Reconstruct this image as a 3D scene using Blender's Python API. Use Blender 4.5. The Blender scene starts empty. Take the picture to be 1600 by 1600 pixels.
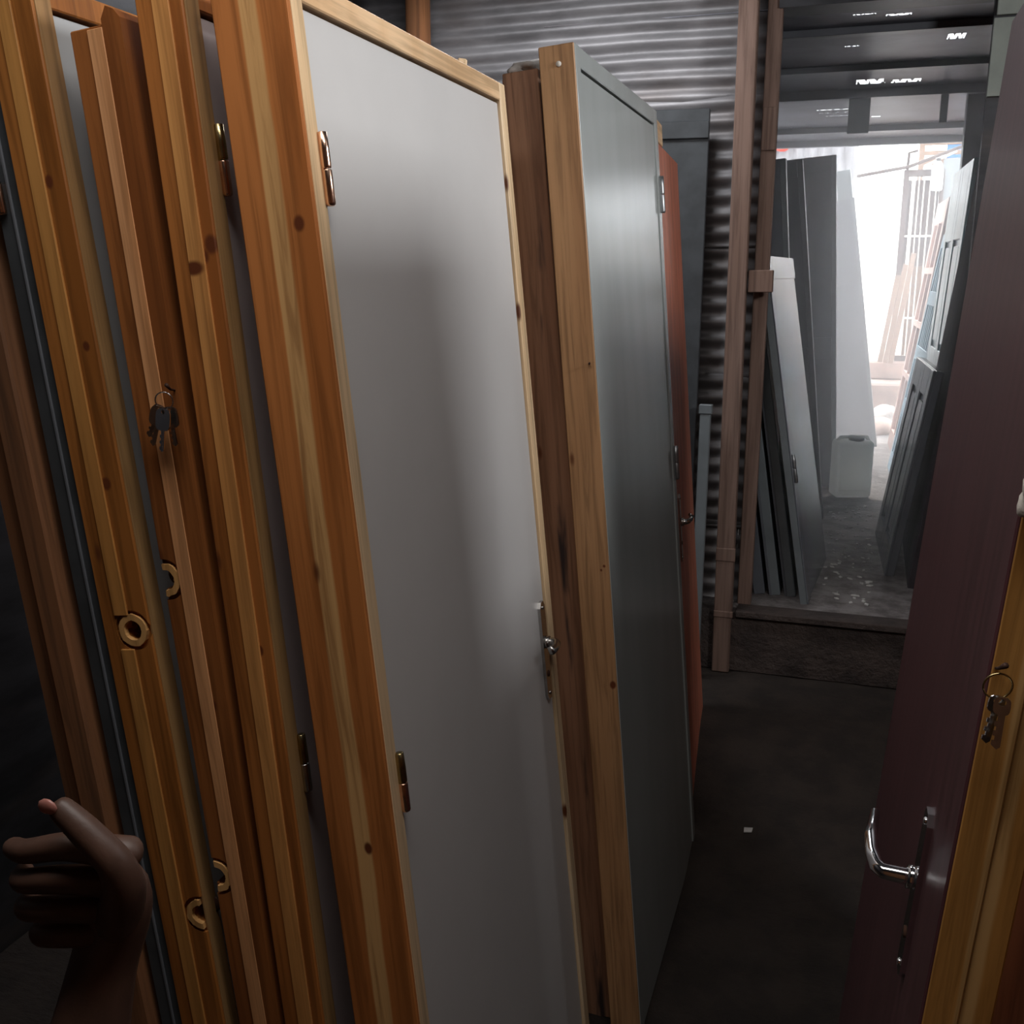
import bpy, bmesh, math, random
from mathutils import Vector, Matrix
random.seed(7)
S = bpy.context.scene
COL = S.collection

# ------------------------------------------------------------------ camera
cam_d = bpy.data.cameras.new('camera')
cam_d.sensor_width = 36.0
cam_d.lens = 36.0
cam_d.clip_start = 0.02
cam = bpy.data.objects.new('camera', cam_d)
COL.objects.link(cam)
cam.location = (0, 0, 1.75)
cam.rotation_euler = (math.radians(90 - 13.02), 0, math.radians(18.044))
S.camera = cam

# ------------------------------------------------------------------ world, lights, exposure
S.view_settings.view_transform = 'Standard'
S.view_settings.look = 'None'
S.view_settings.gamma = 1.0
S.view_settings.exposure = 0.0
S.view_settings.use_curve_mapping = False
W = bpy.data.worlds.new('sky')
S.world = W
W.use_nodes = True
bg = W.node_tree.nodes['Background']
bg.inputs[0].default_value = (0.93, 0.96, 1.0, 1)
bg.inputs[1].default_value = 9.0

S.cycles.volume_bounces = 2
sd = bpy.data.lights.new('sun', 'SUN')
sd.energy = 6.0
sd.angle = math.radians(0.6)
sd.color = (1.0, 0.97, 0.92)
sun = bpy.data.objects.new('sun', sd)
COL.objects.link(sun)
sun.rotation_euler = (math.radians(-38), math.radians(6), 0)   # high sun beyond the yard, shining back toward the shed

def area(name, loc, rot, sx, sy, power, color):
    d = bpy.data.lights.new(name, 'AREA')
    d.shape = 'RECTANGLE'
    d.size, d.size_y = sx, sy
    d.energy = power
    d.color = color
    o = bpy.data.objects.new(name, d)
    COL.objects.link(o)
    o.location = loc
    o.rotation_euler = rot
    return o
# daylight falling through the roof opening above and behind the camera
area('roof_opening_daylight', (-0.25, 0.70, 3.05), (0, 0, 0), 1.5, 0.5, 23, (1.0, 0.96, 0.92))
# daylight through the second roof opening, close to the tin end wall
area('end_roof_opening_daylight', (-1.20, 3.75, 3.05), (0, 0, 0), 1.1, 0.5, 24, (0.96, 0.97, 1.0))
# daylight through the high window in the wall on the right
area('side_window_daylight', (1.58, 1.98, 2.56), (0, math.radians(90), 0), 0.34, 0.62, 38, (0.98, 0.99, 1.0))

# ------------------------------------------------------------------ helpers
def link(o, parent=None):
    COL.objects.link(o)
    if parent is not None:
        o.parent = parent
    return o

def thing(name, label, cat, loc=(0, 0, 0), rot=(0, 0, 0), group=None):
    o = bpy.data.objects.new(name, None)
    o.empty_display_size = 0.1
    link(o)
    o.location = loc
    o.rotation_euler = rot
    o['label'] = label
    o['category'] = cat
    if group:
        o['group'] = group
    return o

def tag(o, label, cat, group=None):
    o['label'] = label
    o['category'] = cat
    if group:
        o['group'] = group
    return o

def struct(o):
    o['kind'] = 'structure'
    return o

def finish(name, bm, mat, parent=None, smooth=False, loc=None, rot=None):
    me = bpy.data.meshes.new(name)
    bmesh.ops.recalc_face_normals(bm, faces=bm.faces)
    if smooth:
        for f in bm.faces:
            f.smooth = True
    bm.to_mesh(me)
    bm.free()
    me.materials.append(mat)
    o = bpy.data.objects.new(name, me)
    link(o, parent)
    if loc:
        o.location = loc
    if rot:
        o.rotation_euler = rot
    return o

def b_box(bm, x0, x1, y0, y1, z0, z1, bevel=0.0):
    r = bmesh.ops.create_cube(bm, size=1.0)
    vs = r['verts']
    for v in vs:
        v.co = Vector(((x0 + x1) / 2 + v.co.x * (x1 - x0), (y0 + y1) / 2 + v.co.y * (y1 - y0), (z0 + z1) / 2 + v.co.z * (z1 - z0)))
    if bevel:
        es = list({e for v in vs for e in v.link_edges})
        bmesh.ops.bevel(bm, geom=es, offset=bevel, segments=1, affect='EDGES', profile=0.5)

def box(name, x0, x1, y0, y1, z0, z1, mat, parent=None, bevel=0.0015, **k):
    bm = bmesh.new()
    b_box(bm, min(x0, x1), max(x0, x1), min(y0, y1), max(y0, y1), min(z0, z1), max(z0, z1), bevel)
    return finish(name, bm, mat, parent, **k)

def frame_of(d):
    d = d.normalized()
    a = Vector((0, 0, 1)) if abs(d.z) < 0.9 else Vector((1, 0, 0))
    u = d.cross(a).normalized()
    return u, d.cross(u).normalized()

def b_tube(bm, pts, radii, seg=10, cap=True):
    pts = [Vector(p) for p in pts]
    if not hasattr(radii, '__len__'):
        radii = [radii] * len(pts)
    rings = []
    u = None
    for i, p in enumerate(pts):
        d = (pts[min(i + 1, len(pts) - 1)] - pts[max(i - 1, 0)])
        if u is None:
            u, w = frame_of(d)
        else:
            dn = d.normalized()
            u = (u - dn * u.dot(dn)).normalized()
            w = dn.cross(u)
        rings.append([bm.verts.new(p + (u * math.cos(2 * math.pi * k / seg) + w * math.sin(2 * math.pi * k / seg)) * radii[i]) for k in range(seg)])
    for a, b in zip(rings, rings[1:]):
        for k in range(seg):
            bm.faces.new((a[k], a[(k + 1) % seg], b[(k + 1) % seg], b[k]))
    if cap:
        bm.faces.new(rings[0][::-1])
        bm.faces.new(rings[-1])

def tube(name, pts, radii, mat, parent=None, seg=10, smooth=True, **k):
    bm = bmesh.new()
    b_tube(bm, pts, radii, seg)
    return finish(name, bm, mat, parent, smooth=smooth, **k)

def b_prism(bm, outline, t0, t1, axis='y'):
    def P(a, b, t):
        return {'y': (a, t, b), 'x': (t, a, b), 'z': (a, b, t)}[axis]
    A = [bm.verts.new(P(a, b, t0)) for a, b in outline]
    B = [bm.verts.new(P(a, b, t1)) for a, b in outline]
    n = len(A)
    bm.faces.new(A)
    bm.faces.new(B[::-1])
    for i in range(n):
        bm.faces.new((A[i], B[i], B[(i + 1) % n], A[(i + 1) % n]))

def prism(name, outline, t0, t1, mat, parent=None, axis='y', **k):
    bm = bmesh.new()
    b_prism(bm, outline, t0, t1, axis)
    return finish(name, bm, mat, parent, **k)

def lump(name, mat, parent, loc, size, seed, rough=0.25, sub=3):
    bm = bmesh.new()
    bmesh.ops.create_icosphere(bm, subdivisions=sub, radius=1.0)
    rnd = random.Random(seed)
    ph = [(rnd.uniform(1, 4), rnd.uniform(0, 6), Vector((rnd.uniform(-1, 1), rnd.uniform(-1, 1), rnd.uniform(-1, 1)))) for _ in range(7)]
    for v in bm.verts:
        d = sum(math.sin(f * v.co.dot(ax) * 2 + p) for f, p, ax in ph) / 7
        v.co *= 1 + rough * d * 2
        v.co = Vector((v.co.x * size[0], v.co.y * size[1], max(v.co.z, -0.75) * size[2]))
    return finish(name, bm, mat, parent, smooth=True, loc=loc)

# ------------------------------------------------------------------ materials
class NT:
    def __init__(self, name):
        self.m = bpy.data.materials.new(name)
        self.m.use_nodes = True
        self.t = self.m.node_tree
        self.b = self.t.nodes['Principled BSDF']
        self.tc = self.n('ShaderNodeTexCoord')

    def n(self, typ, **inp):
        nd = self.t.nodes.new(typ)
        for k, v in inp.items():
            self.set(nd, k, v)
        return nd

    def set(self, nd, k, v):
        sk = nd.inputs[int(k[1:])] if k[0] == '_' else nd.inputs[k]
        if isinstance(v, bpy.types.NodeSocket):
            self.t.links.new(v, sk)
        else:
            sk.default_value = v

    def math(self, op, a, b=0.0, c=0.0, clamp=False):
        nd = self.t.nodes.new('ShaderNodeMath')
        nd.operation = op
        nd.use_clamp = clamp
        for i, v in enumerate((a, b, c)):
            self.set(nd, '_%d' % i, v)
        return nd.outputs[0]

    def mix(self, f, a, b, mode='MIX'):
        nd = self.t.nodes.new('ShaderNodeMix')
        nd.data_type = 'RGBA'
        nd.blend_type = mode
        self.set(nd, '_0', f)
        for i, v in ((6, a), (7, b)):
            if not isinstance(v, bpy.types.NodeSocket):
                v = (*v[:3], 1)
            self.set(nd, '_%d' % i, v)
        return nd.outputs[2]

    def noise(self, scale, stretch=(1, 1, 1), detail=4, rough=0.55, dist=0.0):
        mp = self.n('ShaderNodeMapping')
        mp.inputs['Scale'].default_value = stretch
        self.t.links.new(self.tc.outputs['Object'], mp.inputs['Vector'])
        nz = self.n('ShaderNodeTexNoise', Vector=mp.outputs[0], Scale=scale, Detail=detail, Roughness=rough, Distortion=dist)
        return nz.outputs['Fac']

    def ramp(self, f, lo, hi):
        nd = self.n('ShaderNodeMapRange', Value=f)
        nd.interpolation_type = 'SMOOTHSTEP'
        nd.inputs['From Min'].default_value = lo
        nd.inputs['From Max'].default_value = hi
        return nd.outputs[0]

    def bump(self, h, strength, dist=0.002):
        bp = self.n('ShaderNodeBump', Height=h, Strength=strength, Distance=dist)
        self.t.links.new(bp.outputs[0], self.b.inputs['Normal'])

    def out(self, color, rough=0.6, metal=0.0, spec=0.5):
        self.set(self.b, 'Base Color', color if isinstance(color, bpy.types.NodeSocket) else (*color[:3], 1))
        self.set(self.b, 'Roughness', rough)
        self.set(self.b, 'Metallic', metal)
        self.set(self.b, 'Specular IOR Level', spec)
        return self.m

def plain(name, col, rough=0.6, metal=0.0, var=0.15, scale=8.0, bump=0.1, spec=0.5, stretch=(1, 1, 1)):
    n = NT(name)
    f = n.noise(scale, stretch)
    c = n.mix(n.ramp(f, 0.3, 0.7), tuple(x * (1 - var) for x in col), tuple(min(1, x * (1 + var)) for x in col))
    fine = n.noise(scale * 12, stretch, 3)
    n.bump(fine, bump, 0.001)
    return n.out(c, rough, metal, spec)

def wood(name, base, dark, bands=(), knots=(), rough=0.5, grain=(55, 55, 2.2), spec=0.35, stain=None):
    n = NT(name)
    g = n.noise(1.0, grain, 6, 0.6, 0.6)
    g2 = n.noise(1.0, (9, 9, 0.8), 3, 0.5, 0.4)
    c = n.mix(n.ramp(g2, 0.3, 0.72), dark, base)
    sep = n.n('ShaderNodeSeparateXYZ', Vector=n.tc.outputs['Object'])
    X, Z = sep.outputs[0], sep.outputs[2]
    wob = n.math('MULTIPLY', n.math('SUBTRACT', n.noise(1.0, (3, 3, 1.6), 3), 0.5), 0.022)
    Xw = n.math('ADD', X, wob)
    for x0, x1, col in bands:
        f = n.math('MULTIPLY', n.ramp(Xw, x0 - 0.002, x0 + 0.002), n.math('SUBTRACT', 1.0, n.ramp(Xw, x1 - 0.003, x1 + 0.003)))
        c = n.mix(f, c, col)
    c = n.mix(n.ramp(g, 0.42, 0.68), c, n.mix(0.6, c, tuple(v * 0.45 for v in dark)))
    for kx, kz, rx, rz in knots:
        dx = n.math('DIVIDE', n.math('SUBTRACT', Xw, kx), rx)
        dz = n.math('DIVIDE', n.math('SUBTRACT', Z, kz), rz)
        d = n.math('SQRT', n.math('ADD', n.math('MULTIPLY', dx, dx), n.math('MULTIPLY', dz, dz)))
        c = n.mix(n.math('SUBTRACT', 1.0, n.ramp(d, 0.55, 1.1)), c, (0.13, 0.035, 0.012))
    # scattered small knots
    mp = n.n('ShaderNodeMapping')
    mp.inputs['Scale'].default_value = (14, 14, 5.0)
    n.t.links.new(n.tc.outputs['Object'], mp.inputs['Vector'])
    vo = n.n('ShaderNodeTexVoronoi', Vector=mp.outputs[0], Scale=1.0)
    sc = n.n('ShaderNodeSeparateColor', Color=vo.outputs['Color'])
    kf = n.math('MULTIPLY', n.math('SUBTRACT', 1.0, n.ramp(vo.outputs['Distance'], 0.05, 0.13)), n.math('GREATER_THAN', sc.outputs[0], 0.8))
    c = n.mix(kf, c, (0.12, 0.035, 0.012))
    if stain:
        sx0, sx1, scol = stain
        sf = n.math('MULTIPLY', n.ramp(n.noise(1.0, (16, 16, 2.0), 4), 0.5, 0.62), n.math('MULTIPLY', n.ramp(Xw, sx0, sx0 + 0.01), n.math('SUBTRACT', 1.0, n.ramp(Xw, sx1 - 0.01, sx1))))
        c = n.mix(sf, c, scol)
    n.bump(g, 0.25, 0.0015)
    return n.out(c, rough, 0, spec)

HAZE = 0.20
PINE, PINE_D, SAP = (0.50, 0.185, 0.045), (0.31, 0.10, 0.022), (0.80, 0.52, 0.23)
M = {}
M['pine_front'] = wood('pine_front', (0.58, 0.215, 0.062), (0.42, 0.14, 0.035), bands=((-0.072, -0.045, (0.70, 0.40, 0.16)),), knots=((-0.026, 1.83, 0.010, 0.013), (-0.05, 0.9, 0.008, 0.012)))
M['pine_second'] = wood('pine_second', PINE, PINE_D, knots=((-0.008, 1.80, 0.012, 0.016), (-0.024, 1.785, 0.012, 0.013), (-0.04, 1.77, 0.010, 0.012), (-0.02, 1.2, 0.006, 0.01)))
M['pine_third'] = wood('pine_third', (0.38, 0.135, 0.036), (0.23, 0.072, 0.018), knots=((-0.02, 1.1, 0.008, 0.012),))
M['pine_fourth'] = wood('pine_fourth', (0.46, 0.175, 0.04), (0.29, 0.10, 0.02), knots=((-0.03, 1.9, 0.008, 0.012), (-0.02, 1.66, 0.007, 0.009), (-0.03, 1.45, 0.01, 0.012)))
M['strip_light'] = wood('strip_light', (0.76, 0.37, 0.12), (0.60, 0.26, 0.075), knots=((-0.04, 1.77, 0.02, 0.012),))
M['strip_pink'] = wood('strip_pink', (0.84, 0.44, 0.21), (0.70, 0.32, 0.13))
M['strip_tan'] = wood('strip_tan', (0.62, 0.30, 0.085), (0.47, 0.205, 0.052))
M['lip_olive'] = wood('lip_olive', (0.42, 0.25, 0.105), (0.31, 0.17, 0.068))
M['lip_pale'] = wood('lip_pale', (0.82, 0.62, 0.40), (0.70, 0.48, 0.27), grain=(55, 55, 2))
M['head_pale'] = wood('head_pale', (0.80, 0.55, 0.33), (0.68, 0.43, 0.23), grain=(55, 2.2, 55))
M['pine_tan'] = wood('pine_tan', (0.50, 0.285, 0.14), (0.39, 0.205, 0.095), grain=(70, 70, 3), knots=((-0.012, 0.78, 0.009, 0.012), (-0.012, 1.08, 0.004, 0.004), (-0.02, 1.07, 0.003, 0.004)))
M['brown_old'] = wood('brown_old', (0.42, 0.23, 0.14), (0.30, 0.15, 0.09), stain=(-0.05, -0.015, (0.05, 0.035, 0.035)))
M['brown_red'] = wood('brown_red', (0.42, 0.16, 0.07), (0.28, 0.10, 0.045))
M['old_plank'] = wood('old_plank', (0.32, 0.13, 0.05), (0.15, 0.07, 0.035), rough=0.75)
M['post'] = wood('post_timber', (0.27, 0.18, 0.145), (0.20, 0.125, 0.095), rough=0.85)
M['pine_right'] = wood('pine_right', (0.60, 0.31, 0.09), (0.46, 0.21, 0.05), bands=((0.030, 0.050, (0.66, 0.40, 0.16)),), knots=((0.03, 0.35, 0.006, 0.008),))
M['red_door'] = plain('red_oxide_paint', (0.56, 0.18, 0.105), 0.45, 0, 0.18, 6, 0.15, stretch=(3, 3, 0.5))
M['red_edge'] = plain('red_oxide_edge', (0.36, 0.095, 0.05), 0.55, 0, 0.25, 20)
M['panel_white'] = plain('primer_grey_white', (0.60, 0.585, 0.575), 0.42, 0, 0.03, 3, 0.06)
M['panel_mauve'] = plain('primer_mauve', (0.50, 0.43, 0.43), 0.5, 0, 0.05, 4, 0.06)
M['panel_grey'] = plain('primer_grey', (0.44, 0.45, 0.455), 0.5, 0, 0.05, 4, 0.06)
M['panel_green'] = plain('gloss_grey_green', (0.35, 0.37, 0.36), 0.24, 0, 0.04, 3, 0.04, stretch=(2, 2, 0.4))
M['charcoal'] = plain('charcoal_paint', (0.05, 0.055, 0.06), 0.4, 0, 0.2, 10)
M['maroon'] = plain('maroon_varnish', (0.085, 0.033, 0.038), 0.38, 0, 0.22, 7, 0.1, stretch=(6, 6, 0.35))
M['matte_dark'] = plain('matte_dark_board', (0.06, 0.05, 0.055), 0.95, 0, 0.2, 8, 0.1, spec=0.05)
M['dark_grey'] = plain('slate_grey_paint', (0.125, 0.133, 0.15), 0.42, 0, 0.12, 5)
M['slate_light'] = plain('light_slate_paint', (0.17, 0.19, 0.2), 0.45, 0, 0.12, 5)
M['slate_gloss'] = plain('slate_gloss_paint', (0.16, 0.17, 0.19), 0.2, 0, 0.12, 5)
M['blue_gloss'] = plain('blue_grey_gloss', (0.36, 0.58, 0.66), 0.28, 0, 0.1, 5)
M['blue_pale'] = plain('pale_blue_paint', (0.38, 0.55, 0.66), 0.5, 0, 0.1, 5)
M['pink_pale'] = plain('pale_pink_primer', (0.58, 0.36, 0.30), 0.55, 0, 0.08, 5)
M['copper'] = plain('copper_plated', (0.78, 0.50, 0.36), 0.2, 1.0, 0.12, 40, 0.05)
M['brass'] = plain('antique_brass', (0.42, 0.33, 0.16), 0.25, 1.0, 0.2, 40, 0.05)
M['chrome'] = plain('chrome', (0.8, 0.8, 0.82), 0.12, 1.0, 0.03, 40, 0.02)
M['nickel'] = plain('nickel', (0.5, 0.48, 0.46), 0.25, 1.0, 0.1, 60, 0.05)
M['steel_dull'] = plain('dull_steel', (0.42, 0.43, 0.44), 0.4, 1.0, 0.15, 60, 0.05)
M['rust'] = plain('rusty_iron', (0.06, 0.03, 0.02), 0.7, 0.5, 0.3, 80)
M['ring_wood'] = wood('ring_wood', (0.72, 0.42, 0.17), (0.58, 0.30, 0.10))
M['hole_dark'] = plain('hole_dark', (0.05, 0.018, 0.008), 0.9, 0, 0.3, 60)
M['rag'] = plain('white_rag', (0.55, 0.52, 0.5), 0.9, 0, 0.2, 30, 0.4)
M['plaster'] = plain('plaster_white', (0.62, 0.58, 0.52), 0.9, 0, 0.25, 40, 0.5)
M['jerry'] = plain('jerrycan_plastic', (0.70, 0.71, 0.69), 0.45, 0, 0.06, 12, 0.1)
jn = M['jerry'].node_tree
jb = jn.nodes['Principled BSDF']
jt = jn.nodes.new('ShaderNodeBsdfTranslucent')
jt.inputs[0].default_value = (0.80, 0.81, 0.80, 1)
jm = jn.nodes.new('ShaderNodeMixShader')
jm.inputs[0].default_value = 0.55
jn.links.new(jb.outputs[0], jm.inputs[1])
jn.links.new(jt.outputs[0], jm.inputs[2])
jn.links.new(jm.outputs[0], [q for q in jn.nodes if q.type == 'OUTPUT_MATERIAL'][0].inputs['Surface'])
def milky(name, col, f):
    n = NT(name)
    n.out(col, 0.5)
    t = n.n('ShaderNodeBsdfTranslucent', Color=(*col, 1))
    m = n.t.nodes.new('ShaderNodeMixShader')
    m.inputs[0].default_value = f
    n.t.links.new(n.b.outputs[0], m.inputs[1])
    n.t.links.new(t.outputs[0], m.inputs[2])
    n.t.links.new(m.outputs[0], [q for q in n.t.nodes if q.type == 'OUTPUT_MATERIAL'][0].inputs['Surface'])
    return n.m
M['patch'] = milky('milky_diffuser', (0.75, 0.75, 0.75), 0.75)
M['lid'] = plain('black_lid', (0.03, 0.03, 0.035), 0.4)
M['skin'] = plain('dark_skin', (0.07, 0.034, 0.022), 0.5, 0, 0.2, 25, 0.15)
M['nail'] = plain('finger_nail', (0.36, 0.15, 0.12), 0.35, 0, 0.1, 25, 0.05)
M['shirt'] = plain('dark_shirt', (0.03, 0.032, 0.03), 0.9, 0, 0.2, 30, 0.3)
M['trousers'] = plain('dark_trousers', (0.02, 0.022, 0.03), 0.9, 0, 0.2, 30, 0.3)
M['gate_iron'] = plain('gate_iron', (0.06, 0.04, 0.036), 0.6, 0, 0.15, 20)
M['gate_white'] = plain('gate_white', (0.75, 0.68, 0.62), 0.6)
M['blue_tarp'] = plain('blue_tarpaulin', (0.02, 0.13, 0.32), 0.5)
M['bottle'] = plain('milky_plastic', (0.7, 0.8, 0.85), 0.3)
M['red_cloth'] = plain('red_cloth', (0.7, 0.06, 0.03), 0.8)
M['limewash'] = plain('limewash', (0.86, 0.85, 0.82), 0.9)
M['concrete_brown'] = plain('concrete_brown', (0.30, 0.22, 0.19), 0.9, 0, 0.25, 6, 0.5)
M['timber_far'] = plain('timber_weathered', (0.20, 0.135, 0.10), 0.8, 0, 0.2, 12, 0.2, stretch=(1, 1, 6))
M['fence_tin'] = plain('pale_tin', (0.24, 0.235, 0.25), 0.5, 0.2, 0.25, 9, 0.2)
M['litter'] = plain('litter_white', (0.6, 0.58, 0.55), 0.8)

def tin(name, col):
    n = NT(name)
    f = n.noise(1.0, (2.2, 2.2, 9), 5, 0.6)
    r = n.ramp(n.noise(1.0, (1.2, 1.2, 5), 4), 0.5, 0.75)
    c = n.mix(n.ramp(f, 0.3, 0.7), tuple(v * 0.6 for v in col), tuple(v * 1.25 for v in col))
    c = n.mix(n.math('MULTIPLY', r, 0.55), c, (0.13, 0.10, 0.085))
    n.bump(n.noise(60), 0.15)
    return n.out(c, 0.45, 0.35)
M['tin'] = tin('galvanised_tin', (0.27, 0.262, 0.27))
M['tin_roof'] = tin('veil_lifted_roof_tin', (0.16, 0.16, 0.19))  # base colour lifted and blued to carry the hazy veil on the roof
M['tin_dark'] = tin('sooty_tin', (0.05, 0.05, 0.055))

def soil(name, a, b, scale, bumpd):
    n = NT(name)
    f = n.noise(scale, (1, 1, 1), 8, 0.65)
    c = n.mix(n.ramp(f, 0.35, 0.65), a, b)
    n.bump(n.noise(scale * 2.2, (1, 2.2, 1), 6, 0.7), 0.9, bumpd)
    return n.out(c, 0.85)
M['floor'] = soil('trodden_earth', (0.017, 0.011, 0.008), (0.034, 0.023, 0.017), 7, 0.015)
M['floor_back'] = soil('packed_stone_ground', (0.13, 0.11, 0.105), (0.30, 0.27, 0.26), 9, 0.03)
M['yard'] = soil('pale_yard', (0.45, 0.42, 0.39), (0.62, 0.58, 0.54), 5, 0.02)
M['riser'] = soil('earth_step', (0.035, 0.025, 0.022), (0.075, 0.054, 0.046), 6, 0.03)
M['wall_board'] = plain('green_grey_board', (0.34, 0.37, 0.33), 0.8, 0, 0.15, 6)

# ------------------------------------------------------------------ the shed: floors, walls, roofs
EXT = 0.22
def floor_z(y):
    t = max(0.0, min(1.0, (y - 2.9) / 1.2))
    return -EXT + EXT * t * t * (3 - 2 * t)
bm = bmesh.new()
rows = []
for j in range(64):
    y = -1.8 + 6.32 * j / 63
    rows.append([bm.verts.new((-2.3 + 4.1 * i / 40, y, floor_z(y) + 0.004 * math.sin(i * 1.9 + j * 0.7) * math.sin(j * 1.3))) for i in range(41)])
for a, b in zip(rows, rows[1:]):
    for i in range(40):
        bm.faces.new((a[i], a[i + 1], b[i + 1], b[i]))
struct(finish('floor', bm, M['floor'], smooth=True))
fb = struct(box('floor_back_room', -1.6, 1.6, 4.52, 11.4, -0.12, 0.29, M['floor_back'], bevel=0))
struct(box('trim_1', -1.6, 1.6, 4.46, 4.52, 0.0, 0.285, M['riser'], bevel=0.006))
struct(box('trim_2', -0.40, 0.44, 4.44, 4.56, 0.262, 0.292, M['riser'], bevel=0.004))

def corrugated(name, mat, parent, length, height, pitch=0.076, amp=0.007, along='x', loc=(0, 0, 0), rot=(0, 0, 0), per=8, wob=0.004):
    # waves stacked in z (or in x when along == 'z'); thin double skin
    bm = bmesh.new()
    nw = max(1, int(height / pitch * per))
    nl = 10
    rows = []
    ph = random.uniform(0, 6)
    for side in (0.0, 0.0012):
        g = []
        for i in range(nw + 1):
            h = height * i / nw
            off = amp * math.sin(2 * math.pi * h / pitch) + side
            row = []
            for j in range(nl + 1):
                l = length * j / nl
                w = wob * math.sin(l * 5.1 + ph + h * 3) + wob * math.sin(l * 13 + h * 9 + ph)
                sag = wob * 0.8 * math.sin(l * 3.7 + ph)
                row.append(bm.verts.new((l, off + w, h + sag) if along == 'x' else (h, off + w, l)))
            g.append(row)
        rows.append(g)
    for g in rows:
        for i in range(nw):
            for j in range(nl):
                bm.faces.new((g[i][j], g[i][j + 1], g[i + 1][j + 1], g[i + 1][j]))
    for j in range(nl):
        for i in (0, nw):
            bm.faces.new((rows[0][i][j], rows[0][i][j + 1], rows[1][i][j + 1], rows[1][i][j]))
    for i in range(nw):
        for j in (0, nl):
            bm.faces.new((rows[0][i][j], rows[0][i + 1][j], rows[1][i + 1][j], rows[1][i][j]))
    return finish(name, bm, mat, parent, smooth=True, loc=loc, rot=rot)

# end wall: a timber backing with horizontal corrugated sheets in front
we = struct(box('wall_end', -2.3, -0.36, 4.66, 4.70, 0.0, 3.1, M['tin_dark'], bevel=0))
zz = 0.0
for k, hgt in enumerate((0.70, 0.70, 0.66, 0.62, 0.62)):
    corrugated('corrugated_sheet', M['tin'], we, 1.93, hgt, loc=(-2.29, 4.625 - 0.004 * (k % 2), zz - 0.015))
    zz += hgt - 0.06
# small strip of wall to the right of the passage
wr = struct(box('wall_end_right', 0.437, 1.7, 4.58, 4.62, 0.0, 3.1, M['tin_dark'], bevel=0))
box('board', 0.437, 1.0, 4.56, 4.58, 2.42, 2.70, M['wall_board'], wr)
box('board', 0.445, 1.0, 4.56, 4.58, 2.71, 3.05, M['wall_board'], wr)
jp = struct(box('trim_4', 0.56, 0.68, 6.90, 7.02, 0.29, 2.80, M['dark_grey'], bevel=0.004))
# left, right and rear walls
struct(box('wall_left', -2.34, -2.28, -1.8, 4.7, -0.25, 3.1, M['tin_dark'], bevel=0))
struct(box('wall_rear', -2.3, 1.8, -1.86, -1.8, -0.25, 3.1, M['old_plank'], bevel=0))
bm = bmesh.new()
b_box(bm, 1.6, 1.66, -1.8, 4.62, -0.25, 2.38)
b_box(bm, 1.6, 1.66, -1.8, 4.62, 2.74, 3.1)
b_box(bm, 1.6, 1.66, -1.8, 1.66, 2.38, 2.74)
b_box(bm, 1.6, 1.66, 2.30, 4.62, 2.38, 2.74)
struct(finish('wall_right', bm, M['old_plank']))
# front roof with its opening (x -1.0..0.5, y 0.45..0.95) and the one near the end wall
bm = bmesh.new()
for x0, x1, y0, y1 in ((-2.34, 1.66, -1.86, 0.45), (-2.34, -1.0, 0.45, 0.95), (0.5, 1.66, 0.45, 0.95), (-2.34, 1.66, 0.95, 3.5), (-2.34, -1.75, 3.5, 4.0), (-0.65, 1.66, 3.5, 4.0), (-2.34, 1.66, 4.0, 4.72)):
    b_box(bm, x0, x1, y0, y1, 3.06, 3.1)
b_box(bm, -1.0, 0.5, 0.45, 0.95, 3.09, 3.1)
b_box(bm, -1.75, -0.65, 3.5, 4.0, 3.09, 3.1)
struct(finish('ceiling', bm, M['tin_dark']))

# back room: side walls, roof sheets with torn slits, purlins
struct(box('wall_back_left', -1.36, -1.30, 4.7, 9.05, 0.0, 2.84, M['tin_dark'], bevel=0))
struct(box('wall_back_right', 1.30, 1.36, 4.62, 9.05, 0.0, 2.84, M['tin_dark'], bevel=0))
struct(box('trim_3', -0.36, 1.66, 4.55, 4.72, 2.79, 3.06, M['tin_dark'], bevel=0))
roof = bpy.data.objects.new('ceiling_back_room', None)
link(roof)
struct(roof)
holes = [(-0.08, 0.01, 4.80, 4.825), (0.05, 0.15, 4.84, 4.88), (0.325, 0.40, 5.30, 5.42), (-0.118, -0.052, 5.425, 5.445),
         (-0.065, 0.088, 6.34, 6.49), (0.12, 0.274, 6.39, 6.50), (-0.31, -0.10, 7.37, 7.41), (-0.30, -0.10, 7.51, 7.54), (-0.26, -0.09, 7.66, 7.69),
         (0.037, 0.094, 7.77, 7.82), (0.116, 0.181, 8.49, 8.55)]
edges = sorted({4.62, 9.05} | {h[2] for h in holes} | {h[3] for h in holes})
for y0, y1 in zip(edges, edges[1:]):
    cuts = sorted((h[0], h[1]) for h in holes if h[2] <= y0 + 1e-6 and h[3] >= y1 - 1e-6)
    x = -1.36
    for a, b in cuts + [(1.36, 1.36)]:
        if a > x:
            box('roof_sheet', x, a, y0, y1, 2.80, 2.803, M['tin_roof'], roof, bevel=0)
        x = b
# milky diffusers added over the slits to soften the sun spots below
for hx0, hx1, hy0, hy1 in holes:
    box('diffuser_patch', hx0 - 0.04, hx1 + 0.04, hy0 - 0.04, hy1 + 0.04, 2.812, 2.814, M['patch'], roof, bevel=0)
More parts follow.
